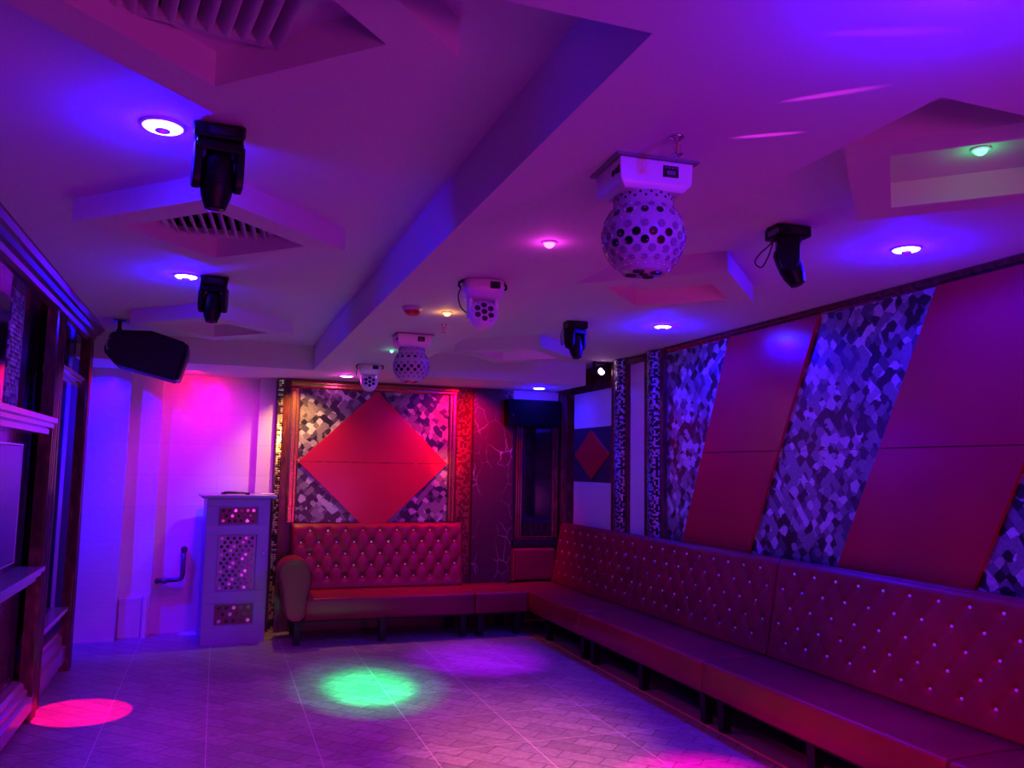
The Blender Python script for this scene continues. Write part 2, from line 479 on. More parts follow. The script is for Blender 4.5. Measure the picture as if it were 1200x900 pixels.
# pink strip lamp close to the far white moving head
pk = thing('pink_downlight', 'glowing pink round downlight behind the far white moving head', 'downlight', (1.12, 7.85, LO))
part('rim', lambda b: lathe(b, [(.075,0),(.073,-.008),(.062,-.01),(.06,0)], 28), M['white_plastic'], pk, smooth=True)
part('led_disc', lambda b: lathe(b, [(.062,-.004),(.04,-.014),(0,-.016)], 28), emit('pink_led', (1,.35,1), 20), pk, smooth=True)
lamp('pink_glow', 'POINT', (1.12, 7.85, LO-.05), (1,.05,.75), 1.6, size=.02)

# ------------------------------------------------------------------ black moving heads
def moving_head(loc, rot, yaw, tilt, label, flip=False):
    """yaw: turning of yoke against base, tilt of the barrel from straight down"""
    t = thing('moving_head_light', label, 'moving head light', loc, rot, 'black moving head lights')
    def base(b):
        prof = [(-.085,-.07,),]
        box(b, -.076,.076,-.066,.066,-.056,-.006)
        box(b, -.082,.082,-.045,.045,-.012,0)
    part('base', base, M['black_plastic'], t, bevel=.006)
    part('display', lambda b: box(b, -.03,.05,-.0685,-.0655,-.045,-.018), M['black_glass'], t)
    part('rating_plate', lambda b: box(b, -.0785,-.0755,-.045,.035,-.045,-.02), M['lens_grey'], t)
    yk = bpy.data.objects.new('yoke', None)
    def yoke(b):
        Mz = Matrix.Rotation(yaw, 4, 'Z')
        box(b, -.072,.072,-.05,.05,-.092,-.056, Mz)
        for s in (-1,1):
            x0, x1 = (.052,.078) if s > 0 else (-.078,-.052)
            pts = [(-.045,-.066),(.045,-.066),(.042,-.17),(.03,-.2),(.0,-.212),(-.03,-.2),(-.042,-.17)]
            extrude_poly(b, [Mz @ Vector((x0, y, z)) for y, z in pts], (Mz @ Vector((x1-x0,0,0))))
    part('yoke', yoke, M['black_plastic'], t, bevel=.005)
    HM = Matrix.Rotation(yaw, 4, 'Z') @ Matrix.Translation((0,0,-.165)) @ Matrix.Rotation(tilt, 4, 'X')
    def head(b):
        lathe(b, [(0,.072),(.036,.072),(.048,.055),(.0515,.02),(.0515,-.035),(.047,-.065),(.034,-.1),(.033,-.106),(.029,-.106)], 24, HM)
    hd = part('lamp_head', head, M['black_plastic'], t, smooth=True)
    part('lens', lambda b: lathe(b, [(.031,-.106),(.02,-.112),(0,-.114)], 24, HM), M['lens'], hd, smooth=True)
    def cool(b):
        for k in range(5):
            lathe(b, [(.0512,-.031+.011*k),(.0530,-.028+.011*k),(.0512,-.025+.011*k)], 24, HM)
    part('cooling_fin', cool, M['black_plastic'], hd, smooth=True)
    return t
def cable(t, pts):
    # smooth loop through points
    P = [Vector(p) for p in pts]; out = []
    for i in range(len(P)-1):
        a = P[max(i-1,0)]; b = P[i]; c = P[i+1]; d = P[min(i+2,len(P)-1)]
        for s in range(6):
            u = s/6
            out.append(.5*((2*b)+(c-a)*u+(2*a-5*b+4*c-d)*u*u+(3*b-a-3*c+d)*u**3))
    out.append(P[-1])
    part('safety_cable', lambda b: tube(b, out, .0032, 6), M['black_cable'], t)
m1 = moving_head((-.05,2.76,HI), 0, R(8), R(6), 'black moving head lamp beside the first blue downlight')
m2 = moving_head((-.075,5.04,HI), 0, R(-12), R(-8), 'black moving head lamp above the tiled corner, near the speaker')
m3 = moving_head((2.34,2.93,HI), R(-4), R(60), R(-22), 'black moving head with a looped cable, between the two right-hand coffers')
cable(m3, [(-.076,-.03,-.04),(-.12,-.05,-.10),(-.175,-.05,-.15),(-.20,-.05,-.19),(-.17,-.05,-.21),(-.14,-.05,-.17),(-.115,-.05,-.11),(-.1,-.04,-.07),(-.076,-.03,-.055)])
m4 = moving_head((2.44,5.46,HI), R(-4), R(30), R(-10), 'black moving head lamp farthest along the sofa side, before the far coffer')
cable(m4, [(-.076,-.03,-.03),(-.115,-.04,-.08),(-.13,-.05,-.15),(-.118,-.05,-.19),(-.112,-.05,-.14),(-.095,-.03,-.06)])

# ------------------------------------------------------------------ crystal ball lamps
def ball_lamp(loc, rot, label):
    t = thing('crystal_ball_light', label, 'disco ball light', loc, rot, 'perforated white ball lamps')
    def plate(b): box(b, -.125,.125,-.105,.105,-.006,0)
    part('mounting_plate', plate, M['grey_plastic'], t)
    def base(b):
        ext = [(-.112,-.092),(.112,-.092),(.112,.092),(-.112,.092)]
        v0 = [b.verts.new((x,y,-.006)) for x,y in ext]
        v1 = [b.verts.new((x*.97,y*.97,-.066)) for x,y in ext]
        v2 = [b.verts.new((x*.80,y*.80,-.088)) for x,y in ext]
        b.faces.new(v0); b.faces.new(v2[::-1])
        for p,q in ((v0,v1),(v1,v2)):
            for k in range(4): b.faces.new((p[k],p[(k+1)%4],q[(k+1)%4],q[k]))
    part('base', base, M['white_plastic'], t, bevel=.004)
    d = part('display', lambda b: box(b, .018,.064,-.0945,-.0905,-.052,-.020), M['black_glass'], t)
    def keys(b):
        for k in range(4): box(b, .022+.0105*k,.029+.0105*k,-.0955,-.094,-.028,-.024)
        box(b, .028,.054,-.0953,-.0942,-.046,-.034)
    part('display_key', keys, M['lens_grey'], d)
    def sock(b):
        for y in (-.04,-.062):
            cyl(b, (-.1125,y,-.04),(-.109,y,-.04), .009, seg=14)
        box(b, -.1125,-.109,-.085,-.075,-.05,-.03)
    part('power_socket', sock, M['black_plastic'], t)
    rb, zc = .119, -.203
    prof = [(.055,-.082),(.08,-.086),(.086,-.092),(.086,-.112)]
    a0 = math.asin(.084/rb)
    for k in range(17):
        a = R(47) + (R(146)-R(47))*k/16
        prof.append((rb*math.sin(a), zc + rb*math.cos(a)))
    zb = prof[-1][1]
    prof += [(prof[-1][0]-.004, zb-.007),(0, zb-.009)]
    ball = part('ball_shell', lambda b: lathe(b, prof, 48), M['pearl'], t, smooth=True)
    def holes(name, rings, off, mat):
        for a, n, r, sh in rings:
            for k in range(n):
                ph = 2*PI*(k+sh)/n
                d = Vector((math.sin(a)*math.cos(ph), math.sin(a)*math.sin(ph), math.cos(a)))
                c = Vector((0,0,zc)) + d*rb
                face = math.cos(ph - R(-118))
                dark = name == 'dark_lens' and face > .72  # black only towards the camera; wash of light painted into the paler lenses
                part('dark_lens' if dark else 'washed_lens', lambda b: cyl(b, c - d*.004, c + d*off, r, seg=12), M['black_glass'] if dark else M['lens_washed'], ball)
    R1 = [(R(65),16,.0105,0),(R(97),16,.0120,.5),(R(108),16,.0120,0)]
    R2 = [(R(54),16,.0085,.5),(R(86),16,.0110,0),(R(119),16,.0110,.5),(R(131),16,.0085,0)]
    holes('dark_lens', R1, .0012, M['black_glass'])
    holes('washed_lens', R2, .0015, M['lens_grey'])
    def small(b):
        for z in (-.095,-.105):
            for k in range(18):
                ph = 2*PI*(k+(.5 if z<-.1 else 0))/18
                d = Vector((math.cos(ph), math.sin(ph), 0)); c = d*.086 + Vector((0,0,z))
                cyl(b, c-d*.002, c+d*.001, .0035, seg=8)
    part('collar_hole', small, M['black_glass'], ball)
    # sparkling crystals set around the shell
    def crys(b):
        for a, n, sh in ((R(52),24,0),(R(63),24,.5),(R(75),24,.25),(R(86),24,.75),(R(98),24,.2),(R(109),24,.7),(R(120),24,.4),(R(131),24,.1),(R(141),24,.6)):
            for k in range(n):
                ph = 2*PI*(k+sh)/n
                d = Vector((math.sin(a)*math.cos(ph), math.sin(a)*math.sin(ph), math.cos(a)))
                c = Vector((0,0,zc)) + d*rb
                cyl(b, c, c + d*.0028, .003, .0004, seg=4)
    part('crystal_studs', crys, M['crystal'], ball)['kind'] = 'stuff'
    def bot(b):
        for k in range(4):
            ph = PI/4 + PI/2*k
            c = Vector((math.cos(ph)*.038, math.sin(ph)*.038, zb-.0085)); cyl(b, c+Vector((0,0,.004)), c-Vector((0,0,.003)), .0165, seg=18)
        cyl(b, (0,0,zb-.004),(0,0,zb-.012), .012, seg=18)
    part('bottom_lens', bot, M['lens'], ball)
    return t
b1 = ball_lamp((1.118,2.03,LO), R(-4), 'perforated white ball lamp, the larger-looking one beside the sprinkler')
b2 = copy_tree(b1); b2.location = (1.165,5.24,LO); b2.rotation_euler = (0,0,R(0)); b2['label'] = 'perforated white ball lamp farther down the room, behind the smoke detector'

# ------------------------------------------------------------------ white seven-lens moving heads
def seven_lens(loc, rot, label):
    t = thing('led_moving_head', label, 'moving head light', loc, rot, 'white seven lens moving heads')
    def plate(b): box(b, -.104,.104,-.02,.02,-.005,0)
    pl = part('mounting_bracket', plate, M['black_plastic'], t)
    def hooks(b):
        for s in (-1,1):
            tube(b, [(s*.100,0,-.004),(s*.112,0,-.012),(s*.113,0,-.026),(s*.106,0,-.034)], .0055, 8)
    part('hook', hooks, M['black_plastic'], pl)
    def base(b):
        n = 28
        def ring(rx, ry, z):
            out = []
            for k in range(n):
                a = 2*PI*k/n; c, s = math.cos(a), math.sin(a)
                out.append(b.verts.new((rx*math.copysign(abs(c)**.55,c), ry*math.copysign(abs(s)**.55,s), z)))
            return out
        rs = [ring(.096,.085,-.005), ring(.094,.083,-.045), ring(.083,.074,-.082), ring(.06,.055,-.09)]
        b.faces.new(rs[0]); b.faces.new(rs[-1][::-1])
        for p, q in zip(rs, rs[1:]):
            for k in range(n): b.faces.new((p[k],p[(k+1)%n],q[(k+1)%n],q[k]))
    part('base', base, M['white_plastic'], t, smooth=True)
    part('display', lambda b: box(b, .018,.066,-.0865,-.078,-.047,-.014), M['black_glass'], t, bevel=.003)
    for sd_ in (-1,1):
        def yarm(b):
            x0 = sd_*.062; pts = [(-.034,-.084),(.034,-.084),(.034,-.155),(.02,-.178),(-.012,-.178),(-.03,-.155)]
            extrude_poly(b, [Vector((x0-.008, y, z)) for y, z in pts], (.016,0,0))
        part('yoke_arm', yarm, M['white_plastic'], t, bevel=.003)
    HM = Matrix.Translation((0,-.005,-.168)) @ Matrix.Rotation(R(68), 4, 'X')
    hd = part('lamp_head', lambda b: lathe(b, [(0,-.05),(.04,-.048),(.058,-.03),(.064,.0),(.066,.038),(.062,.046),(0,.046)], 36, HM), M['white_plastic'], t, smooth=True)
    for k in range(7):
        a = PI/6 + PI/3*k; rr = 0 if k == 6 else .036
        c = Vector((math.cos(a)*rr, math.sin(a)*rr, 0))
        part('led_lens', lambda b: lathe(b, [(.0135,.045),(.0135,.049),(.011,.0495),(0,.047)], 18, HM @ Matrix.Translation(c)), M['lens'], hd, smooth=True)
    def screws(b):
        for k in range(6):
            a = PI/3*k; c = Vector((math.cos(a)*.054, math.sin(a)*.054, .045))
            cyl(b, HM @ c, HM @ (c+Vector((0,0,.002))), .0022, seg=8)
    part('screw', screws, M['black_plastic'], hd)
    return t
s1 = seven_lens((1.125,3.58,LO), R(-6), 'white seven-lens moving head between the two ball lamps')
cable(s1, [(-.1,.02,-.03),(-.112,.02,-.07),(-.1,.02,-.12),(-.075,.01,-.15)])
s2 = copy_tree(s1); s2.location = (1.18,6.92,LO); s2['label'] = 'white seven-lens moving head hanging before the tip of the red diamond'

# ------------------------------------------------------------------ smoke detector, sprinklers
sd = thing('smoke_detector', 'smoke detector with an amber dome on the low ceiling', 'smoke detector', (.955,4.31,LO))
part('base', lambda b: lathe(b, [(0,0),(.052,0),(.054,-.012),(.048,-.022)], 32), M['white_plastic'], sd, smooth=True)
part('dome', lambda b: lathe(b, [(.046,-.021),(.040,-.036),(.028,-.046),(0,-.05)], 32), M['red_plastic'], sd, smooth=True)
def sprinkler(loc, label):
    t = thing('fire_sprinkler', label, 'sprinkler', loc, 0, 'fire sprinklers on the ceiling')
    part('escutcheon', lambda b: lathe(b, [(0,0),(.020,0),(.018,-.006),(.009,-.008),(.009,-.018),(0,-.018)], 20), M['chrome'], t, smooth=True)
    def arms(b):
        for s in (-1,1): tube(b, [(s*.008,0,-.017),(s*.0115,0,-.03),(s*.007,0,-.043),(0,0,-.048)], .0022, 6)
    part('frame_arm', arms, M['chrome'], t)
    part('glass_bulb', lambda b: cyl(b, (0,0,-.018),(0,0,-.044), .0028, seg=10), M['red_plastic'], t)
    def defl(b):
        cyl(b, (0,0,-.048),(0,0,-.050), .014, seg=20)
        for k in range(8):
            a = PI/4*k; cyl(b, (math.cos(a)*.014, math.sin(a)*.014,-.049),(math.cos(a)*.018, math.sin(a)*.018,-.051), .002, seg=6)
    part('deflector', defl, M['chrome'], t)
    return t
sp1 = sprinkler((1.085,1.79,LO), 'small fire sprinkler hanging before the larger-looking ball lamp')
sp2 = copy_tree(sp1); sp2.location = (1.25,4.75,LO); sp2['label'] = 'small fire sprinkler beside the farther ball lamp'

# ------------------------------------------------------------------ hanging speaker
sk = thing('hanging_speaker', 'black loudspeaker hung from the ceiling over the tiled corner, tilted downward', 'speaker', (-.55,6.9,2.43))
OUT = [(-.285,.042),(-.265,.135),(-.205,.168),(.02,.185),(.255,.105)]
def spk_body(b):
    pts = [(-.300,.04),(-.262,.150),(-.205,.175),(.02,.185),(.268,.112),(.262,.02),(.205,-.190),(-.222,-.085),(-.295,.0)]
    extrude_poly(b, [Vector((x,-.16,z)) for x,z in pts], (0,.32,0))
part('cabinet', spk_body, M['black_matt'], sk, bevel=.018, seg=3)
def grille(b):
    pts = [(.268,.105),(.292,.09),(.288,.01),(.235,-.18),(.208,-.185),(.262,.02)]
    extrude_poly(b, [Vector((x,-.145,z)) for x,z in pts], (0,.29,0))
part('grille', grille, M['black_plastic'], sk, bevel=.008)
def badge(b):
    box(b, .02,.026,-.163,-.158,-.13,.15)
part('cabinet_seam', badge, M['black_plastic'], sk)
def hnd(b):
    tube(b, [(-.262,-.162,.11),(-.275,-.175,.09),(-.282,-.175,.04),(-.272,-.162,.02)], .005, 8)
part('handle', hnd, M['grey_plastic'], sk)
def brk(b):
    box(b, -.232,-.206,-.02,.02,.16,.272)
    box(b, -.26,-.18,-.05,.05,.264,.27)
    box(b, -.215,-.185,-.17,.17,.15,.18)
    cyl(b, (-.2,-.185,.165),(-.2,.185,.165), .02, seg=14)
part('ceiling_bracket', brk, M['black_plastic'], sk)

# ------------------------------------------------------------------ corner spotlight on a bracket
cs = thing('stage_spotlight', 'lit round stage spotlight on a bracket in the far corner above the small diamond panel', 'spotlight', (3.57,7.36,2.60))
def bkt(b):
    box(b, -.06,.13,.03,.06,.09,.10)
    box(b, -.075,-.068,-.03,.03,-.03,.1); box(b, .068,.075,-.03,.03,-.03,.1)
part('bracket', bkt, M['black_plastic'], cs)
part('housing', lambda b: cyl(b, (0,-.02,0),(.02,.07,.02), .052, .045, seg=24), M['black_plastic'], cs, smooth=False, bevel=.004)
M['spot_lens_w'] = emit('violet_white_lens', (.9,.5,1), 14)
part('lens', lambda b: cyl(b, (-.0,-.026,0),(0,-.019,0), .034, seg=24), M['spot_lens_w'], cs)
lamp('stage_spot_glow', 'SPOT', (3.55,7.30,2.60), (.6,.2,1), 6, (2.2,6.8,0), .02, 60, .6)

# ------------------------------------------------------------------ left wall unit: framed mirror wall with ledges
lw = thing('media_wall', 'dark glossy framed mirror wall unit with pale ledges along the side of the dance floor', 'wall unit', (0,0,0))
Y0 = 1.6; YP = 5.95; YE = 7.40
def flutes(b, y0, y1, x, z0, z1, n=3):
    """upright moulding of several rounded ribs"""
    w = (y1-y0)/n
    for k in range(n):
        c = y0 + w*(k+.5); r = w*.5
        pts = [(x-.06, c-r)] + [(x + r*.55*math.sin(PI*q/6) - .0, c - r*math.cos(PI*q/6)) for q in range(7)] + [(x-.06, c+r)]
        extrude_poly(b, [Vector((px, py, z0)) for px, py in pts], (0,0,z1-z0))
part('upper_mirror', lambda b: box(b, XL+.002, XL+.03, Y0, YP, 1.87, 2.58), M['dark_mirror'], lw)
M['sparkle'] = mosaic('silver_sparkle_mosaic', 'Y', 38, (.45,.45,.55), (.10,.09,.14), .35, .3)
for yb0 in (2.0, 2.6, 3.2, 3.85, 4.50, 5.17):
    part('sparkling_band', lambda b: box(b, XL+.03, XL+.036, yb0, yb0+.30, 1.87, 2.57), M['sparkle'], lw)
part('upper_mirror', lambda b: box(b, XL+.002, XL+.03, 6.2, YE-.14, 2.26, 2.58), M['black_glass'], lw)
part('tall_mirror', lambda b: box(b, XL+.002, XL+.03, 6.2, YE-.14, .48, 2.2), M['black_glass'], lw)
part('screen_recess', lambda b: box(b, XL+.002, XL+.03, Y0, YP, .95, 1.78), M['marble'], lw)
part('lower_panel', lambda b: box(b, XL+.002, XL+.04, Y0, YP, .24, .88), M['marble'], lw)
def crownL(b):
    prof = [(XL,2.70),(-.93,2.70),(-.93,2.685),(-.955,2.67),(-.965,2.65),(-.99,2.64),(-1.0,2.615),(-1.02,2.60),(-1.03,2.575),(-1.05,2.57),(XL,2.57)]
    sweep_profile(b, prof, lambda y, p: Vector((p[0], y, p[1])), [Y0, YE+.02])
part('crown_moulding', crownL, M['moulding'], lw)
def baseL(b):
    prof = [(XL,.25),(-1.07,.25),(-1.05,.235),(-1.05,.21),(-1.03,.20),(-1.03,.165),(-1.005,.155),(-1.005,.07),(-1.06,.06),(-1.06,0),(XL,0)]
    sweep_profile(b, prof, lambda y, p: Vector((p[0], y, p[1])), [Y0, YP])
    prof2 = [(XL,.30),(-1.09,.30),(-1.08,.28),(-1.06,.27),(-1.06,.2),(-1.03,.19),(-1.03,.08),(-1.07,.07),(-1.07,0),(XL,0)]
    sweep_profile(b, prof2, lambda y, p: Vector((p[0], y, p[1])), [6.2, YE])
M['base_moulding'] = plain('pale_gloss_base', (.42,.22,.26), .2, metal=.2)
part('base_moulding', baseL, M['base_moulding'], lw)
part('post', lambda b: flutes(b, YP-.06, YP+.12, -1.02, .0, 2.58, 3), M['moulding'], lw)
part('post', lambda b: flutes(b, 6.10, 6.26, -1.04, .0, 2.6, 2), M['moulding'], lw)
part('post', lambda b: flutes(b, YE-.15, YE, -1.02, .0, 2.6, 2), M['moulding'], lw)
def ledge(y0, y1, z0, z1, x):
    def f(b):
        h = z1-z0
        prof = [(XL,z1),(x,z1),(x,z1-h*.3),(x-.02,z1-h*.38),(x-.02,z1-h*.6),(x-.045,z1-h*.7),(x-.045,z0),(XL,z0)]
        sweep_profile(b, prof, lambda y, p: Vector((p[0], y, p[1])), [y0, y1])
    return f
part('ledge', ledge(Y0, YP-.09, 1.775, 1.875, -.97), M['silver_ledge'], lw)
part('ledge', ledge(Y0, YP-.09, .865, .955, -.98), M['silver_ledge'], lw)
part('ledge', ledge(6.28, YE-.17, 2.19, 2.27, -1.03), M['silver_ledge'], lw)
part('ledge', ledge(6.28, YE-.17, .40, .49, -1.03), M['silver_ledge'], lw)
# television between the two long ledges
tv = thing('television', 'flat television with a dark screen mounted between the pale ledges', 'television', (-1.06,4.75,1.03))
part('bezel', lambda b: box(b, -.05,.0,-.62,.62,0,.67), M['black_plastic'], tv, bevel=.006)
part('screen', lambda b: box(b, .0,.003,-.605,.605,.016,.655), M['tv_screen'], tv)
def rim(b):
    box(b, .0,.005,-.622,-.612,0,.67); box(b, .0,.005,.612,.622,0,.67); box(b, .0,.005,-.612,.612,0,.008); box(b, .0,.005,-.612,.612,.662,.67)
part('silver_edge', rim, M['silver_ledge'], tv)
part('mounting_arm', lambda b: box(b, -.075,-.05,-.15,.15,.2,.45), M['black_plastic'], tv)

# ------------------------------------------------------------------ back wall decor
# pattern panel + red diamond within a frame
fr = thing('framed_wall_panel', 'grey cubist patterned wall panel in an antique gold frame above the back sofa', 'wall panel', (1.50,YB,0))
part('patterned_board', lambda b: box(b, -.80,.80,-.02,0,1.05,2.40), M['cubist_back'], fr)
def frm(b):
    def rail(x0, x1, z0, z1, horiz):
        if horiz:
            prof = [(0,z0),(-.035,z0),(-.05,z0+.015),(-.05,z0+.035),(-.075,z0+.045),(-.075,z1-.02),(-.055,z1),(0,z1)]
            sweep_profile(b, prof, lambda x, p: Vector((x, p[0], p[1])), [x0, x1])
        else:
            w = x1-x0
            prof = [(x0,0),(x0,-.055),(x0+.02*(1 if w>0 else -1),-.075),(x0+w*.55,-.075),(x0+w*.65,-.05),(x1-w*.15,-.05),(x1,-.035),(x1,0)]
            sweep_profile(b, prof, lambda z, p: Vector((p[0], p[1], z)), [z0, z1])
    rail(-.85,.87,2.38,2.46,True)
    rail(-.85,-.755,1.055,2.38,False)
    rail(.87,.785,1.055,2.38,False)
part('gold_frame', frm, M['gold_frame'], fr)
dm = thing('red_diamond_panel', 'large glossy red diamond fixed on the grey patterned panel above the back sofa', 'wall panel', (1.513,YB-.02,1.65))
def diam(up):
    def f(b):
        s = 1 if up else -1
        w, h, g = .765, .735, .0012
        # taper by clipping the lower tip behind the sofa
        pts = [(-w*(1-g/h), s*g), (w*(1-g/h), s*g), (0, s*h)]
        extrude_poly(b, [Vector((x, -.028, z)) for x, z in pts], (0,.027,0))
    return f
part('upper_half', diam(True), M['red_panel'], dm, bevel=.003)
part('lower_half', diam(False), M['red_panel'], dm, bevel=.003)
tag(part('mosaic_strip', lambda b: box(b, .53,.585,YB-.02,YB,.0,2.46), M['gold_mosaic']), 'narrow gold and black mosaic strip between the podium and the gold frame', 'mosaic strip')
def groove(b):
    box(b, .585,.64,YB-.035,YB,0,2.46)  # raised dark strip stands in for the dark groove
tag(part('dark_groove_strip', groove, M['moulding']), 'thin dark upright strip in place of the groove left of the gold frame', 'moulding')
tag(part('mosaic_strip', lambda b: box(b, 2.385,2.53,YB-.015,YB,.0,2.46), M['red_lit_mosaic']), 'red-lit mosaic strip between the gold frame and the marble pillar', 'mosaic strip')
tag(part('marble_pillar', lambda b: box(b, 2.55,3.0,YB-.07,YB+.01,0,2.46), M['marble'], bevel=.004), 'dark red marble pillar with violet veins behind the sofa corner', 'pillar')
# dark framed glass panel and black box above
dk = thing('dark_framed_glass', 'tall black glass panel in a slim glossy frame next to the marble pillar', 'glass panel', (3.28,YB,0))
part('glass', lambda b: box(b, -.22,.26,-.03,-.001,.82,2.12), M['black_glass'], dk)
def dfr(b):
    for x0, x1 in ((-.235,-.16),(.19,.26)):
        for k in range(3):
            c = x0 + (x1-x0)*(k+.5)/3; cyl(b, (c,-.045,.88),(c,-.045,2.10), .0115, seg=10)
        box(b, x0, x1, -.04, 0, .84, 2.12)
    for k in range(2): cyl(b, (-.235,-.045,.86-.0+.022*k),(.26,-.045,.86+.022*k), .010, seg=10)
part('frame', dfr, M['moulding'], dk)
part('sill', lambda b: box(b, -.26,.265,-.07,0,.79,.845), M['black_matt'], dk, bevel=.004)
wb = thing('wall_box', 'long black box under the ceiling above the black glass panel', 'wall box', (3.19,YB,2.07))
part('casing', lambda b: box(b, -.30,.31,-.20,0,.01,.29), M['dark_gap'], wb, bevel=.01)
part('lower_lip', lambda b: box(b, -.29,.30,-.19,-.01,0,.012), M['black_plastic'], wb)
part('indicator', lambda b: cyl(b, (-.24,-.205,.12),(-.24,-.198,.12), .006, seg=10), M['lens_grey'], wb)
def cpil(b):
    box(b, 3.56,3.70,YB-.08,YB,0,2.45)
    for k in range(3): cyl(b, (3.57+.02*k,YB-.085,.0),(3.57+.02*k,YB-.085,2.44), .009, seg=10)
tag(part('corner_moulding', cpil, M['moulding']), 'dark ribbed corner moulding between the black glass and the small diamond panel', 'moulding')
# right wall, far bay
fb = thing('small_diamond_panel', 'violet-white side wall panel with a small red diamond on a dark band', 'wall panel', (XR,7.78,0))
part('upper_board', lambda b: box(b, -.02,-.001,-.46,.46,2.06,2.44), M['white_panel'], fb)
part('lower_board', lambda b: box(b, -.02,-.001,-.46,.46,.0,1.49), M['white_panel'], fb)
M['navy'] = plain('dark_navy_board', (.03,.025,.06), .3)
part('dark_band', lambda b: box(b, -.02,-.001,-.46,.46,1.493,2.057), M['navy'], fb)
part('red_diamond', lambda b: extrude_poly(b, [Vector((-.035,y,z)) for y,z in ((-.43,1.775),(0,2.03),(.43,1.775),(0,1.52))], (.0148,0,0)), M['red_panel'], fb, bevel=.003)
def bay_pillar(yc, hw, label):
    t = thing('mosaic_pilaster', label, 'pilaster', (XR,yc,0), 0, 'mosaic pilasters on the side wall')
    def half(b):
        n = 12
        pts = [(-.085*math.sin(PI*k/n), -hw*.62*math.cos(PI*k/n)) for k in range(n+1)]
        extrude_poly(b, [Vector((x-.005,y,.0)) for x,y in pts], (0,0,2.69))
    part('mosaic_column', half, M['gold_mosaic_side'], t)
    for s in (-1,1):
        def tr(b):
            for k in range(2):
                y = s*(hw*.70 + .03*k); cyl(b, (-.035,y,.0),(-.035,y,2.69), .016, seg=12)
            box(b, -.035,0,min(s*hw*.64,s*hw),max(s*hw*.64,s*hw),.0,2.69)
        part('edge_moulding', tr, M['moulding'], t)
    return t
bay_pillar(7.11, .185, 'mosaic pilaster between the small diamond panel and the narrow pale strip')
bay_pillar(6.45, .175, 'mosaic pilaster between the narrow pale strip and the first blue patterned panel')
ps = thing('narrow_wall_strip', 'narrow glossy pale wall strip between two mosaic pilasters', 'wall panel', (XR,6.78,0))
part('board', lambda b: box(b, -.03,-.001,-.135,.135,.5,2.62), M['white_panel'], ps)
part('top_rail', lambda b: box(b, -.05,-.001,-.15,.15,2.62,2.68), M['moulding'], ps, bevel=.006)

# slanted stripes on the right wall
ZT, ZM, ZBT = 2.65, 1.765, .60
def edge(ytop, ybot):            # line y(z) through (2.65,ytop) and (1.05,ybot)
    return lambda z: ytop + (ybot-ytop)*(2.65-z)/1.6
E0 = lambda z: 6.27
E1, E2, E3, E4 = edge(5.30,5.99), edge(4.30,5.09), edge(3.36,4.18), edge(2.42,3.20)
E5, E6 = edge(1.5,2.3), edge(.55,1.4)
def stripe(name, a, b_, mat, th, label, cat='wall panel', group=None):
    t = thing(name, label, cat, (XR, a(ZM)*.5+b_(ZM)*.5, 0), 0, group)
    y0 = t.location.y
    for nm, z0, z1 in (('upper_board',ZM+.002,ZT),('lower_board',ZBT,ZM-.002)):
        pts = [(a(z0),z0),(b_(z0),z0),(b_(z1),z1),(a(z1),z1)]
        part(nm, lambda b: extrude_poly(b, [Vector((-th,y-y0,z)) for y,z in pts], (th-.001,0,0)), mat, t, bevel=.002 if th > .02 else 0)
    return t
g1, g2 = 'cubist patterned stripes on the side wall', 'red slanted wall panels'
stripe('patterned_wall_panel', E0, E1, M['cubist_side'], .012, 'blue-lit cubist patterned panel next to the mosaic pilaster', group=g1)
stripe('red_wall_panel', E1, E2, M['red_panel'], .035, 'slanted red panel between two blue-lit patterned stripes, narrower in view', group=g2)
stripe('patterned_wall_panel', E2, E3, M['cubist_side'], .012, 'wide blue-lit cubist patterned stripe between the two slanted red panels', group=g1)
stripe('red_wall_panel', E3, E4, M['red_panel'], .035, 'large slanted red panel at the open end of the side wall above the sofa', group=g2)
stripe('patterned_wall_panel', E4, E5, M['cubist_side'], .012, 'corner of a cubist patterned stripe beyond the large red panel', group=g1)
stripe('red_wall_panel', E5, E6, M['red_panel'], .035, 'slanted red panel beside the camera, seen only in the mirror wall', group=g2)

